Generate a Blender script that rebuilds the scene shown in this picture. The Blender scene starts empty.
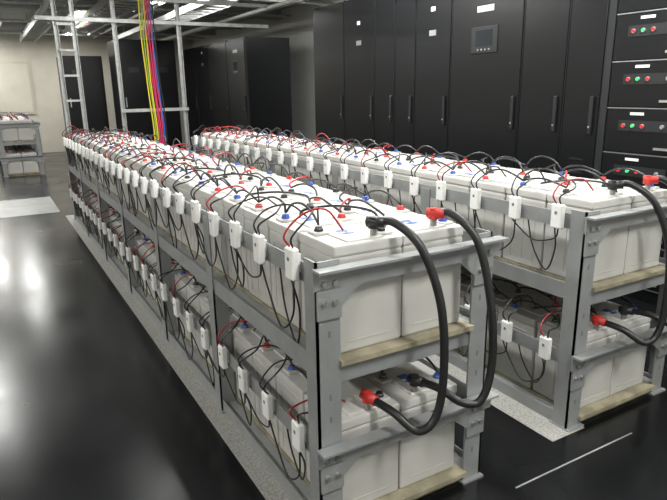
import bpy, bmesh, math, random
import numpy as np
from mathutils import Matrix, Vector
random.seed(7)
S=bpy.context.scene
# ------------------------------------------------------------ materials
def mat(name,col,rough=.5,metal=0.,noise=0.,nscale=20.,emit=None,estr=0.,bump=0.,bscale=200.,rvar=0.,spec=None,col2=None,nmin=.4,nmax=.6):
    m=bpy.data.materials.new(name); m.use_nodes=True
    nt=m.node_tree; b=nt.nodes['Principled BSDF']
    b.inputs['Base Color'].default_value=(*col,1); b.inputs['Roughness'].default_value=rough; b.inputs['Metallic'].default_value=metal
    if spec is not None: b.inputs['Specular IOR Level'].default_value=spec
    if emit: b.inputs['Emission Color'].default_value=(*emit,1); b.inputs['Emission Strength'].default_value=estr
    tc=nt.nodes.new('ShaderNodeTexCoord')
    if noise>0 or col2:
        n=nt.nodes.new('ShaderNodeTexNoise'); n.inputs['Scale'].default_value=nscale; n.inputs['Detail'].default_value=6
        nt.links.new(tc.outputs['Object'],n.inputs['Vector'])
        r=nt.nodes.new('ShaderNodeValToRGB'); r.color_ramp.elements[0].position=nmin; r.color_ramp.elements[1].position=nmax
        c2=col2 if col2 else tuple(c*(1-noise) for c in col)
        r.color_ramp.elements[0].color=(*c2,1); r.color_ramp.elements[1].color=(*col,1)
        nt.links.new(n.outputs['Fac'],r.inputs['Fac']); nt.links.new(r.outputs['Color'],b.inputs['Base Color'])
    if rvar>0:
        n=nt.nodes.new('ShaderNodeTexNoise'); n.inputs['Scale'].default_value=1.6; n.inputs['Detail'].default_value=7
        nt.links.new(tc.outputs['Object'],n.inputs['Vector'])
        mr=nt.nodes.new('ShaderNodeMapRange'); mr.inputs['From Min'].default_value=.3; mr.inputs['From Max'].default_value=.75
        mr.inputs['To Min'].default_value=rough; mr.inputs['To Max'].default_value=rough+rvar
        nt.links.new(n.outputs['Fac'],mr.inputs['Value']); nt.links.new(mr.outputs['Result'],b.inputs['Roughness'])
    if bump>0:
        n=nt.nodes.new('ShaderNodeTexNoise'); n.inputs['Scale'].default_value=bscale; n.inputs['Detail'].default_value=3
        nt.links.new(tc.outputs['Object'],n.inputs['Vector'])
        bp=nt.nodes.new('ShaderNodeBump'); bp.inputs['Strength'].default_value=bump; bp.inputs['Distance'].default_value=.01
        nt.links.new(n.outputs['Fac'],bp.inputs['Height']); nt.links.new(bp.outputs['Normal'],b.inputs['Normal'])
    return m
M=dict(
 case=mat('battery_case_grey',(.50,.49,.46),.42,noise=.06,nscale=6),
 lid=mat('battery_lid_grey',(.52,.51,.485),.42),
 seam=mat('seam_dark',(.16,.16,.16),.6),
 frame=mat('painted_steel_grey',(.30,.31,.31),.42,metal=.25,noise=.10,nscale=9),
 bolt=mat('zinc_bolt',(.55,.55,.53),.3,metal=.9),
 ply=mat('plywood',(.36,.32,.22),.7,noise=.35,nscale=14),
 black=mat('black_rubber',(.012,.012,.013),.38),
 red=mat('red_insulation',(.34,.012,.018),.4),
 redcap=mat('red_cap',(.52,.03,.025),.45),
 blue=mat('blue_cap',(.03,.09,.42),.45),
 lead=mat('terminal_metal',(.35,.34,.33),.35,metal=.8),
 white=mat('white_plastic',(.80,.80,.78),.35),
 cab=mat('cabinet_black',(.0055,.006,.007),.30,bump=.05,bscale=300,spec=.35),
 cabd=mat('cabinet_gap',(.001,.001,.001),.7),
 cabedge=mat('cabinet_trim',(.04,.042,.045),.3,metal=.5),
 screen=mat('lcd_screen',(.03,.035,.04),.1),
 silver=mat('silver',(.55,.56,.57),.3,metal=.8),
 floor=mat('black_rubber_floor',(.005,.0055,.006),.17,rvar=.13,bump=.010,bscale=30,spec=.42),
 tile=mat('light_floor_tile',(.30,.31,.30),.35,noise=.2,nscale=5),
 granite=mat('speckled_granite',(.40,.39,.36),.5,col2=(.24,.235,.22),nscale=120),
 wall=mat('wall_paint',(.60,.60,.57),.8,noise=.05,nscale=2),
 wallb=mat('wall_beige',(.50,.47,.40),.8,noise=.08,nscale=2),
 ceil=mat('ceiling_paint',(.42,.43,.41),.85,noise=.1,nscale=2),
 beam=mat('ceiling_beam',(.30,.31,.30),.8),
 galv=mat('galvanised_steel',(.50,.51,.50),.4,metal=.4,noise=.2,nscale=15),
 pipe=mat('white_pipe',(.72,.72,.70),.4),
 lamp=mat('fluorescent_tube',(.9,.9,.9),.4,emit=(1.,1.,.97),estr=16.),
 housing=mat('lamp_housing',(.7,.7,.7),.4),
 yellow=mat('yellow_cable',(.75,.60,.03),.45),
 pink=mat('pink_cable',(.62,.03,.12),.45),
 bluec=mat('blue_cable',(.03,.13,.5),.45),
 green=mat('green_cable',(.30,.45,.05),.45),
 gl=mat('green_indicator',(.05,.5,.15),.3,emit=(.1,1,.3),estr=.3),
 rl=mat('red_indicator',(.6,.02,.02),.3,emit=(1,.05,.03),estr=.3),
 blind=mat('window_blind',(.44,.41,.34),.7),
)
# ------------------------------------------------------------ mesh builder
class MB:
    def __init__(s): s.v=[];s.f=[];s.m=[];s.sm=[];s.mats=[]
    def mi(s,k):
        if k not in s.mats: s.mats.append(k)
        return s.mats.index(k)
    def add(s,vs,fs,k,smooth=False):
        o=len(s.v); s.v.extend(vs); i=s.mi(k)
        for f in fs:
            s.f.append([o+a for a in f]); s.m.append(i); s.sm.append(smooth)
    def box(s,x0,x1,y0,y1,z0,z1,k):
        x0,x1=min(x0,x1),max(x0,x1);y0,y1=min(y0,y1),max(y0,y1);z0,z1=min(z0,z1),max(z0,z1)
        s.add([(x0,y0,z0),(x1,y0,z0),(x1,y1,z0),(x0,y1,z0),(x0,y0,z1),(x1,y0,z1),(x1,y1,z1),(x0,y1,z1)],
              [(0,3,2,1),(4,5,6,7),(0,1,5,4),(1,2,6,5),(2,3,7,6),(3,0,4,7)],k)
    def prism(s,poly,axis,a,b,k):
        def P(p,t):
            q=list(p); q.insert(axis,t); return tuple(q)
        n=len(poly); vs=[P(p,a) for p in poly]+[P(p,b) for p in poly]
        fs=[tuple(range(n))[::-1],tuple(range(n,2*n))]+[(i,(i+1)%n,n+(i+1)%n,n+i) for i in range(n)]
        s.add(vs,fs,k)
    def cyl(s,c,r,h,axis,k,n=10,r2=None):
        r2=r if r2 is None else r2; vs=[]
        for t,rr in ((0,r),(h,r2)):
            for i in range(n):
                a=2*math.pi*i/n; q=[rr*math.cos(a),rr*math.sin(a)]; q.insert(axis,t)
                vs.append((c[0]+q[0],c[1]+q[1],c[2]+q[2]))
        fs=[tuple(range(n))[::-1],tuple(range(n,2*n))]; s.add(vs,fs,k)
        o=[(i,(i+1)%n,n+(i+1)%n,n+i) for i in range(n)]; s.add(vs,o,k,True)
    def tube(s,pts,r,k,n=6,sub=5):
        P=[np.array(p,float) for p in pts]
        if len(P)>2:
            Q=[P[0]*2-P[1]]+P+[P[-1]*2-P[-2]]; out=[]
            for i in range(1,len(Q)-2):
                for j in range(sub):
                    t=j/sub; a,b,c,d=Q[i-1:i+3]
                    out.append(.5*((2*b)+(c-a)*t+(2*a-5*b+4*c-d)*t*t+(3*b-a-3*c+d)*t**3))
            out.append(P[-1]); P=out
        vs=[];m=len(P); ref=None
        for i in range(m):
            T=P[min(i+1,m-1)]-P[max(i-1,0)]; T/=np.linalg.norm(T)+1e-9
            if ref is None:
                ref=np.array([0,0,1.]) if abs(T[2])<.9 else np.array([1.,0,0])
            u=ref-T*ref.dot(T); u/=np.linalg.norm(u)+1e-9; ref=u; w=np.cross(T,u)
            for j in range(n):
                a=2*math.pi*j/n; vs.append(tuple(P[i]+r*(math.cos(a)*u+math.sin(a)*w)))
        fs=[(i*n+j,i*n+(j+1)%n,(i+1)*n+(j+1)%n,(i+1)*n+j) for i in range(m-1) for j in range(n)]
        fs+=[tuple(range(n))[::-1],tuple(range((m-1)*n,m*n))]
        s.add(vs,fs,k,True)
    def stamp(s,tpl,off,flip=False):
        vs=[((-x if flip else x)+off[0],(-y if flip else y)+off[1],z+off[2]) for x,y,z in tpl.v]
        o=len(s.v); s.v.extend(vs)
        mm=[s.mi(k) for k in tpl.mats]
        for f,i,q in zip(tpl.f,tpl.m,tpl.sm): s.f.append([o+a for a in f]); s.m.append(mm[i]); s.sm.append(q)
    def obj(s,name,parent=None):
        me=bpy.data.meshes.new(name); me.from_pydata([tuple(map(float,v)) for v in s.v],[],s.f)
        for k in s.mats: me.materials.append(M[k])
        me.polygons.foreach_set('material_index',s.m); me.polygons.foreach_set('use_smooth',s.sm); me.update()
        o=bpy.data.objects.new(name,me); S.collection.objects.link(o)
        if parent: o.parent=parent
        return o
def empty(name):
    e=bpy.data.objects.new(name,None); S.collection.objects.link(e); return e
def bevbox(dst,x0,x1,y0,y1,z0,z1,k,w=.008,seg=2):
    bm=bmesh.new(); bmesh.ops.create_cube(bm,size=1)
    for v in bm.verts:
        v.co=((x0+x1)/2+v.co.x*(x1-x0),(y0+y1)/2+v.co.y*(y1-y0),(z0+z1)/2+v.co.z*(z1-z0))
    bmesh.ops.bevel(bm,geom=bm.edges[:],offset=w,segments=seg,affect='EDGES',profile=.6)
    bm.verts.index_update()
    dst.add([tuple(v.co) for v in bm.verts],[[v.index for v in f.verts] for f in bm.faces],k)
    bm.free()
# ------------------------------------------------------------ battery template (origin at base centre)
BW,BD,BH=.262,.240,.37
PITCH=.25
T=MB()
bevbox(T,-BW/2,BW/2,-BD/2,BD/2,0,BH-.045,'case',.009)
T.box(-BW/2+.004,BW/2-.004,-BD/2+.004,BD/2-.004,BH-.05,BH-.036,'case')
bevbox(T,-BW/2-.001,BW/2+.001,-BD/2-.001,BD/2+.001,BH-.042,BH-.006,'lid',.007)
bevbox(T,-BW/2+.06,BW/2-.06,-BD/2+.02,BD/2-.02,BH-.012,BH,'lid',.003,1)
for k in range(3): T.cyl((-.03+.03*k,.0,BH-.001),.009,.003,2,'case',8)
for dx,dy in ((-.088,.055),(.088,-.055)):
    bevbox(T,dx-.028,dx+.028,dy-.03,dy+.03,BH-.012,BH+.004,'case',.003,1)
    T.cyl((dx,dy,BH+.004),.013,.012,2,'lead',10)
for sx in (-1,1):
    x0=sx*BW/2
    for yy in (-.07,0,.07): T.box(x0-.0018,x0+.0018,yy-.0015,yy+.0015,.03,BH-.08,'case')
    T.box(x0-.0018,x0+.0018,-.075,.075,BH-.085,BH-.079,'case')
for sy in (-1,1):
    y0=sy*BD/2
    T.box(-.085,.085,y0-.0018,y0+.0018,.035,.04,'case'); T.box(-.085,.085,y0-.0018,y0+.0018,BH-.085,BH-.08,'case')
RW=.72; ZS=(.05,.665)
COLX=(.216,.484)
WZ=.0265   # wires land on the terminal boots at this height over the lid
def build_rack(X,Y,nb,posts):
    L=nb*PITCH+.06
    root=empty('battery_rack'); F=MB()
    PT=1.0
    for i,py in enumerate(posts):
        last=(i==len(posts)-1)
        for side in (0,1):
            xs=X if side==0 else X+RW; sg=1 if side==0 else -1
            y0=Y+py
            if last: F.box(xs,xs+sg*.085,Y+L-.008,Y+L,0,PT,'frame'); F.box(xs,xs+sg*.008,Y+L-.075,Y+L,0,PT,'frame')
            elif i==0:
                F.box(xs,xs+sg*.085,y0,y0+.008,0,PT,'frame'); F.box(xs,xs+sg*.008,y0,y0+.075,0,PT,'frame')
            else:
                F.box(xs,xs+sg*.07,y0,y0+.004,0,.62,'frame'); F.box(xs,xs+sg*.008,y0-.0,y0+.075,0,PT-.04,'frame')
            F.box(xs-sg*.005,xs+sg*.10,y0-.02,y0+.09,0,.008,'frame')
    for z in (.30,.915):
        for side in (0,1):
            xs=X if side==0 else X+RW; sg=1 if side==0 else -1
            F.box(xs+sg*.008,xs+sg*.014,Y+.008,Y+L-.01,z,z+.065,'frame')
            F.box(xs+sg*.014,xs+sg*.055,Y+.008,Y+L-.01,z,z+.006,'frame')
        for ye,dr in ((Y,-1),(Y+L,1)):
            F.box(X-.012,X+RW+.03,ye+dr*.002,ye+dr*.010,z-.002,z+.068,'frame')
            F.box(X-.012,X+RW+.03,ye+dr*.010,ye+dr*.05,z+.060,z+.068,'frame')
            for xs,sg in ((X,1),(X+RW,-1)):
                F.prism([(xs+sg*.0,z-.10),(xs+sg*.085,z-.10),(xs+sg*.085,z-.0),(xs,z)],1,ye+dr*.010,ye+dr*.002,'frame')
                F.prism([(xs+sg*.085,z-.06),(xs+sg*.16,z-.0),(xs+sg*.085,z)],1,ye+dr*.009,ye+dr*.003,'frame')
                for dx,dz in ((.022,.018),(.06,.018),(.022,-.045),(.06,-.045)):
                    F.cyl((xs+sg*dx,ye+dr*(.010 if dr>0 else .020),z+dz),.009,.010,1,'bolt',6)
    for zt in ZS:
        for side in (0,1):
            xs=X if side==0 else X+RW; sg=1 if side==0 else -1
            F.box(xs+sg*.008,xs+sg*.014,Y+.008,Y+L-.01,zt-.06 if zt>.1 else .002,zt+.012,'frame')
            F.box(xs+sg*.014,xs+sg*.09,Y+.008,Y+L-.01,max(.002,zt-.026),zt-.019,'frame')
            F.box(xs+sg*.014,xs+sg*.078,Y+.012,Y+L-.01,zt-.019,zt-.010,'frame')
        if zt>.1:
            for i,py in enumerate(posts):
                yy=Y+py if i<len(posts)-1 else Y+L-.06
                F.box(X+.015,X+RW-.015,yy+.009,yy+.015,zt-.085,zt-.027,'frame')
                F.box(X+.015,X+RW-.015,yy+.015,yy+.05,zt-.034,zt-.027,'frame')
    for side in (0,1):
        xs=X+.045 if side==0 else X+RW-.045
        for zz in (.12,.2,.45,.53,.75,.83):
            F.box(xs-.004,xs+.004,Y-.0006,Y+.002,zz,zz+.022,'seam')
    F.obj('frame',root)
    P=MB()
    for zt in ZS:
        P.box(X+.08,X+RW-.08,Y-.015,Y+L-.02,zt-.018,zt,'ply')
        if zt<.1: P.box(X+.10,X+RW-.10,Y+.01,Y+L-.03,.001,zt-.027,'ply')
    P.obj('plywood_shelf',root)
    bank=empty('battery_bank'); B=MB(); C=MB(); Q=MB(); W=MB()
    for ti,zt in enumerate(ZS):
        zt=zt+.001
        top=zt+BH
        for n in range(nb):
            yc=Y+.03+PITCH*(n+.5)
            for ci,cx in enumerate(COLX):
                x=X+cx+random.uniform(-.002,.002)
                B.stamp(T,(x,yc+random.uniform(-.002,.002),zt),flip=(n%2==1))
                sg=-1 if n%2 else 1
                a=(x-.088*sg,yc+.055*sg); b=(x+.088*sg,yc-.055*sg)
                for q,kk in ((a,'redcap' if n%3 else 'black'),(b,'blue' if (n+ci)%2 else 'black')):
                    B.cyl((q[0],q[1],top+.005),.017,.014,2,kk,9,.012)
                if random.random()<.45:
                    B.box(x-.035,x+.005,yc-.02,yc+.04,top,top+.0015,'blue')
                if n<nb-1:
                    h=.060+random.uniform(-.015,.03)
                    for q0,base in ((a,'A'),(b,'B')):
                        col='black' if random.random()<(.72+.22*(n<9)) else 'red'
                        x1=q0[0]
                        if random.random()<.12: continue
                        x2=x1+(.176*sg*(1 if base=='A' else -1) if (base=='B' and n%2==ci) else 0)
                        ye=q0[1]+PITCH if abs(x2-x1)<.01 else yc+PITCH-.055*sg
                        j=random.uniform(-.02,.02)
                        C.tube([(x1,q0[1],top+WZ),(x1+j,q0[1]+.05,top+h*.8),(x1*.5+x2*.5+j,q0[1]*.5+ye*.5,top+h),(x2+j,ye-.05,top+h*.8),(x2,ye,top+WZ)],.0048,col,5,4)
            if n%4==1:
                C.tube([(X+COLX[0]+.08,yc-.05,top+WZ),(X+COLX[0]+.11,yc-.03,top+.055),(X+COLX[1]-.10,yc+.02,top+.055),(X+COLX[1]-.088,yc+.05,top+WZ)],.0050,'red',5,4)
            sy=yc-.03+random.uniform(-.012,.012); sz=zt+.30+random.uniform(-.008,.008)
            bevbox(Q,X-.030,X-.003,sy-.028,sy+.028,sz-.052,sz+.052,'white',.005,1)
            Q.box(X-.004,X+.009,sy-.012,sy+.012,sz-.03,sz+.03,'white')
            Q.box(X-.0312,X-.029,sy-.006,sy+.006,sz+.01,sz+.022,'seam')
            bx=X-.017
            for dy,col,tx,ty in ((-.010,'black',X+COLX[0]-.088,yc+.055),(.010,'red' if (n%3==0 if n<8 else n%3!=2) else 'black',X+COLX[0]-.06,yc-.06)):
                h=top+.05+random.uniform(-.01,.04)
                W.tube([(bx,sy+dy,sz+.05),(bx-.01+random.uniform(-.01,.008),sy+dy*2,sz+.09),(X+.035,sy+dy*3+random.uniform(-.01,.01),h-.005),(X+.10,(sy+ty)/2,h+.012),(tx,ty,top+WZ)],.0036,col,5,5)
            if n<nb-1:
                d=.13+random.uniform(-.05,.09)
                W.tube([(bx,sy-.008,sz-.05),(bx+.003,sy+.01,sz-.05-d*.6),(bx+.012,sy+PITCH*.5,sz-.05-d),(bx+.008,sy+PITCH*.85,sz-.05-d*.5),(bx,sy+PITCH+.008,sz-.05)],.0036,'black',5,5)
            if n%2==0:
                d=.2+random.uniform(-.03,.1)
                d=min(d,sz-.09)
                W.tube([(bx,sy+.01,sz-.05),(X+.02,sy+.03,sz-.05-d*.5),(X+.03,sy+.08,sz-.05-d),(X+.028,sy+.16,sz-.02-d*.7),(X+.03,sy+.2,sz-.05)],.0036,'black',5,5)
    for (px,py,tp) in LUGS:
        B.cyl((X+px,Y+py,tp+BH-.008),.012,.030,2,'lead',10)
    B.obj('batteries',bank); C.obj('link_leads',root)
    Q.obj('monitor_modules',root); W.obj('sense_wires',root)
    return root
zt1=ZS[1]+BH; zt0=ZS[0]+BH
LUGS=((.26,.075,ZS[1]),(.51,.075,ZS[1]),(.225,.06,ZS[0]),(.44,.07,ZS[0]))
rack1=build_rack(0,0,25,[0,1.0,2.0,3.05,4.1,5.2,6.28])
rack2=build_rack(1.27,.03,21,[0,1.0,2.0,3.05,4.1,5.28])
build_rack(-.63,11.2,12,[0,1.0,2.0,3.0])
def power(pts,cap0,cap1,par,r=.0145):
    e=MB(); e.tube(pts,r,'black',10,8)
    for (p,q,k) in ((pts[0],pts[1],cap0),(pts[-1],pts[-2],cap1)):
        p=np.array(p);q=np.array(q);d=(q-p)/np.linalg.norm(q-p)
        e.tube([p-d*.022,p+d*.04],.0185,k,10)
        e.cyl((p[0]-d[0]*.0,p[1]-d[1]*.0,p[2]-.020),.019,.038,2,k,10,.015)
    e.obj('power_cable',par)
UZ=zt1+.045; LZ=zt0+.045
for (X2,Y2,par) in ((0,0,rack1),(1.27,.03,rack2)):
    power([(X2+.26,Y2+.075,UZ),(X2+.30,Y2+.015,UZ+.003),(X2+.345,Y2-.07,zt1-.025),(X2+.38,Y2-.13,zt1-.2),(X2+.385,Y2-.15,zt1-.42),(X2+.36,Y2-.15,zt1-.58),(X2+.30,Y2-.13,zt1-.63),(X2+.255,Y2-.05,zt0+.03),(X2+.225,Y2+.06,LZ)],'black','redcap',par)
    power([(X2+.51,Y2+.075,UZ),(X2+.545,Y2+.02,UZ+.002),(X2+.585,-.07+Y2,zt1-.04),(X2+.60,Y2-.13,zt1-.25),(X2+.60,Y2-.15,zt1-.45),(X2+.56,Y2-.15,zt1-.58),(X2+.50,Y2-.12,zt1-.59),(X2+.46,Y2-.04,zt0+.055),(X2+.44,Y2+.07,LZ)],'redcap','black',par)
# ------------------------------------------------------------ room
XL,XR,YN,YF,ZC=-5.,4.7,-3.6,16.,3.05
def one(name,fn,parent=None):
    b=MB(); fn(b); return b.obj(name,parent)
one('floor',lambda b:b.box(XL,XR,YN,YF,-.1,0,'floor'))
one('ceiling',lambda b:b.box(XL,XR,YN,YF,ZC,ZC+.1,'ceil'))
one('wall_left',lambda b:b.box(XL-.1,XL,YN,YF,0,ZC,'wallb'))
one('wall_right',lambda b:b.box(XR,XR+.1,YN,YF,0,ZC,'wall'))
one('wall_far',lambda b:b.box(XL,XR,YF,YF+.1,0,ZC,'wallb'))
one('wall_near',lambda b:b.box(XL,XR,YN-.1,YN,0,ZC,'wall'))
def strips(b):
    b.box(-.075,.09,-.9,6.6,0,.0018,'granite'); b.box(1.15,1.36,.0,5.6,0,.0018,'granite')
one('trim_1',strips)
one('trim_2',lambda b:(b.box(XL,-.1,6.9,8.3,0,.0035,'tile')))
one('trim_3',lambda b:(b.box(.78,1.5,-.14,-.134,0,.003,'tile')))
def beams(b):
    for y in (2.,6.,10.,14.): b.box(XL,XR,y,y+.3,ZC-.16,ZC,'beam')
one('ceiling_beam',beams)
def win(x0,x1):
    def f(b):
        b.box(x0,x1,YF-.04,YF,1.0,2.3,'blind')
        for i in range(2):
            xm=x0+(x1-x0)*i/2; b.box(xm+.05,xm+(x1-x0)/2-.05,YF-.05,YF-.04,1.06,2.24,'wallb')
    return f
one('window_1',win(-3.2,-1.4)); one('window_2',win(-1.3,.4))
# ------------------------------------------------------------ cabinets (fronts face -x)
XC=3.07
def cabinet(name,y0,y1,z1,depth=.9,style=0,xc=XC):
    e=empty(name); b=MB()
    b.box(xc+.02,xc+depth,y0+.003,y1-.003,.0,z1,'cab')
    b.box(xc+.012,xc+.022,y0+.008,y1-.008,.10,z1-.02,'cabd')
    bevbox(b,xc-.008,xc+.014,y0+.012,y1-.012,.12,z1-.03,'cab',.004,1)
    b.box(xc+.0,xc+.03,y0,y0+.006,.0,z1,'cabedge')
    b.box(xc+.005,xc+depth,y0+.002,y1-.002,0,.08,'cabd')
    hy=y0+.06
    bevbox(b,xc-.03,xc-.008,hy-.014,hy+.014,1.15,1.42,'cabedge',.004,1)
    b.cyl((xc-.034,hy,1.2),.008,.02,0,'silver',8)
    ym=(y0+y1)/2
    if style==1:
        bevbox(b,xc-.016,xc-.006,ym-.16,ym+.16,1.78,2.0,'cabedge',.004,1)
        b.box(xc-.018,xc-.015,ym-.10,ym+.10,1.84,1.97,'screen')
        for k in range(4): b.cyl((xc-.022,ym-.07+.045*k,1.81),.009,.008,0,'silver',8)
        b.box(xc-.011,xc-.007,ym-.1,ym+.1,2.12,2.17,'silver')
    if style==2:
        b.box(xc-.012,xc-.007,ym-.05,ym+.05,1.98,2.03,'silver')
        b.box(xc-.012,xc-.007,ym-.03,ym+.03,2.2,2.24,'white')
    if style==3:
        for k in range(14):
            z=.3+k*.05; b.box(xc-.0095,xc-.007,y0+.1,y1-.1,z,z+.015,'cabd')
    b.obj('body',e)
ys=[5.67,4.89,4.23,3.85,3.50,2.97,2.10,1.66,1.335]
st=[0,2,0,0,2,1,0,3]
for i in range(8): cabinet('equipment_cabinet',ys[i+1],ys[i],2.5 if i!=5 else 2.62,style=st[i])
yl=[8.05,8.9,9.8,10.7,11.6]
for i in range(4): cabinet('equipment_cabinet',yl[i],yl[i+1],2.35,depth=.82,style=(1,0,2,0)[i])
def switchgear(y0,y1):
    e=empty('switchgear_cabinet'); b=MB()
    b.box(XC+.02,XC+.9,y0,y1,0,2.62,'cab')
    b.box(XC-.005,XC+.02,y1-.05,y1,0,2.62,'cabedge'); b.box(XC-.005,XC+.02,y0,y0+.03,0,2.62,'cabedge')
    z=.1; k=0
    while z<2.55:
        h=.31
        bevbox(b,XC-.006,XC+.022,y0+.04,y1-.06,z+.006,min(z+h-.006,2.61),'cab',.004,1)
        b.box(XC-.002,XC+.021,y0+.035,y1-.055,z-.003,z+.003,'silver')
        zc=z+h*.62
        yb=y1-.24
        b.box(XC-.010,XC-.006,yb-.30,yb+.08,zc-.035,zc+.035,'cabedge')
        for dy,c in ((.04,'rl'),(-.03,'gl'),(-.10,'rl'),(-.24,'silver')):
            b.cyl((XC-.016,yb+dy,zc),.015,.010,0,'silver',10); b.cyl((XC-.024,yb+dy,zc),.011,.010,0,c,10)
        bevbox(b,XC-.028,XC-.006,yb-.56,yb-.40,zc-.05,zc+.05,'cabedge',.004,1)
        b.cyl((XC-.04,yb-.48,zc),.022,.014,0,'redcap' if k%2 else 'silver',10)
        b.box(XC-.009,XC-.006,yb-.10,yb+.0,zc+.072,zc+.09,'white')
        b.box(XC-.02,XC-.006,yb-.34,yb-.20,z+.04,z+.055,'silver')
        z+=h; k+=1
    b.obj('body',e)
switchgear(.35,1.33); switchgear(-.65,.345)
def farcab(x0,x1,y0,z1,d=.9):
    e=empty('equipment_cabinet'); b=MB()
    b.box(x0,x1,y0,y0+d,0,z1,'cab'); n=max(1,round((x1-x0)/.6)); w=(x1-x0)/n
    for i in range(n):
        bevbox(b,x0+i*w+.01,x0+(i+1)*w-.01,y0-.02,y0+.002,.1,z1-.04,'cab',.004,1)
        b.box(x0+i*w+.08,x0+i*w+.1,y0-.035,y0-.02,1.2,1.4,'silver')
        b.box(x0+i*w+.2,x0+i*w+.4,y0-.024,y0-.02,1.9,2.,'cabedge')
    b.obj('body',e)
farcab(1.75,2.95,11.7,2.55); farcab(.85,1.7,13.2,2.3)
# ------------------------------------------------------------ overhead strut frame + cable ladders
def strut(b,x,y,z0,z1,w=.05):
    b.box(x-w/2,x-w/2+.006,y-w/2,y+w/2,z0,z1,'galv'); b.box(x+w/2-.006,x+w/2,y-w/2,y+w/2,z0,z1,'galv'); b.box(x-w/2,x+w/2,y+w/2-.006,y+w/2,z0,z1,'galv')
e=empty('cable_support_frame'); b=MB()
FY=6.75
PX=(.12,.32,.80,1.62)
for x in PX: strut(b,x,FY,0,ZC)
for z in (2.35,2.62): b.box(-.1,2.9,FY-.05,FY-.025,z,z+.045,'galv')
b.box(.78,1.66,FY-.05,FY-.025,1.25,1.29,'galv')
for z in np.arange(1.4,2.9,.3): b.box(PX[0],PX[1],FY-.03,FY-.015,z,z+.025,'galv')
b.obj('struts',e)
def ladder(b,x,y0,y1,z,w=.4):
    for s in (-1,1): b.box(x+s*w/2-.012,x+s*w/2+.012,y0,y1,z,z+.09,'galv')
    y=y0
    while y<y1: b.box(x-w/2,x+w/2,y,y+.03,z+.02,z+.04,'galv'); y+=.3
b=MB(); ladder(b,1.2,6.8,13.,2.72,.5); ladder(b,2.3,6.8,13.5,2.66,.4); ladder(b,.4,6.8,15.5,2.72,.3)
for x in (.95,1.45,2.1,2.5,.25,.55):
    for y in (7.0,8.5,10.5,12.5): b.cyl((x,y,2.7),.008,ZC-2.7,2,'galv',6)
b.obj('cable_ladder',e)
c=MB()
for i in range(9): c.tube([(1.0+i*.05,6.9,2.77+.01*(i%2)),(1.02+i*.05,8,2.78),(1.0+i*.05,12.9,2.77)],.018,['black','black','yellow','black','red','black','bluec','black','black'][i],6,3)
for i,k in enumerate(['yellow','green','yellow','pink','pink','pink','bluec','black']):
    x=1.10+i*.023
    c.tube([(x,FY-.2,2.98),(x+.01*(i%3),FY-.1,2.3),(x+.02,FY-.1,1.7),(x+.03+.01*(i%2),FY-.12,1.35),(x+.04,FY-.15,1.0),(x+.03,FY-.16,.3),(x+.03,FY-.16,.01)],.009,k,7,4)
c.obj('cables',e)
e=empty('ceiling_pipes'); b=MB()
for x,z,r,k in ((3.3,2.74,.03,'pipe'),(2.75,2.86,.022,'pipe'),(3.7,2.85,.05,'galv'),(.3,2.9,.02,'pipe'),(3.0,2.93,.02,'pipe'),(2.0,2.9,.025,'pipe')):
    b.tube([(x,1.,z),(x,15.9,z)],r,k,10)
for y,z in ((7.6,2.86),(9.4,2.87),(12.,2.86),(14.6,2.86)): b.tube([(-3.5,y,z),(4.6,y,z)],.025,'galv',8)
b.obj('pipes',e)
# ------------------------------------------------------------ lamps
for (x,y) in ((-3.2,-1.8),(.6,-1.8),(3.4,-1.8),(-3.2,1.),(.6,1.),(2.4,.6),(-3.2,4.),(.75,4.4),(2.4,3.6),(-3.6,7.6),(-1.25,7.8),(1.9,8.3),(-3.2,11.4),(1.0,11.0),(-1.0,15.2),(-.35,13.2),(1.3,14.3),(3.7,6.9)):
    e=empty('ceiling_lamp'); b=MB()
    b.prism([(x-.12,2.97),(x-.15,2.90),(x+.15,2.90),(x+.12,2.97)][::-1],1,y-.62,y+.62,'housing')
    for s in (-.06,.06): b.cyl((x+s,y-.58,2.885),.014,1.16,1,'lamp',8)
    b.cyl((x,y-.4,2.96),.006,.09,2,'galv',6); b.cyl((x,y+.4,2.96),.006,.09,2,'galv',6)
    b.obj('fixture',e)
    ld=bpy.data.lights.new('tube_light','AREA'); ld.shape='RECTANGLE'; ld.size=.24; ld.size_y=1.16; ld.energy=70 if y<6 else 56; ld.color=(1.,1.,.965)
    lo=bpy.data.objects.new('tube_light',ld); lo.location=(x,y,2.865); lo.parent=e; S.collection.objects.link(lo)
w=bpy.data.worlds.new('w'); S.world=w; w.use_nodes=True
w.node_tree.nodes['Background'].inputs[0].default_value=(.6,.65,.65,1); w.node_tree.nodes['Background'].inputs[1].default_value=.1
# ------------------------------------------------------------ camera
f=590.; d=lambda px,py: np.array([(px-333.5)/f,(250-py)/f,-1.])
Yv=d(-20,95); Yv/=np.linalg.norm(Yv); t3=(370-333.5)/f; v=-(Yv[0]*t3-Yv[2])/Yv[1]
Z=-np.array([t3,v,-1.]); Z/=np.linalg.norm(Z); Xv=np.cross(Yv,Z)
R=Matrix([list(map(float,Xv)),list(map(float,Yv)),list(map(float,Z))])
cd=bpy.data.cameras.new('camera'); cd.lens=f*36/667; cd.sensor_width=36; cd.clip_start=.02
co=bpy.data.objects.new('camera',cd); S.collection.objects.link(co)
co.matrix_world=Matrix.Translation((-.79,-1.49,1.5))@R.to_4x4()
S.camera=co
S.view_settings.view_transform='Standard'
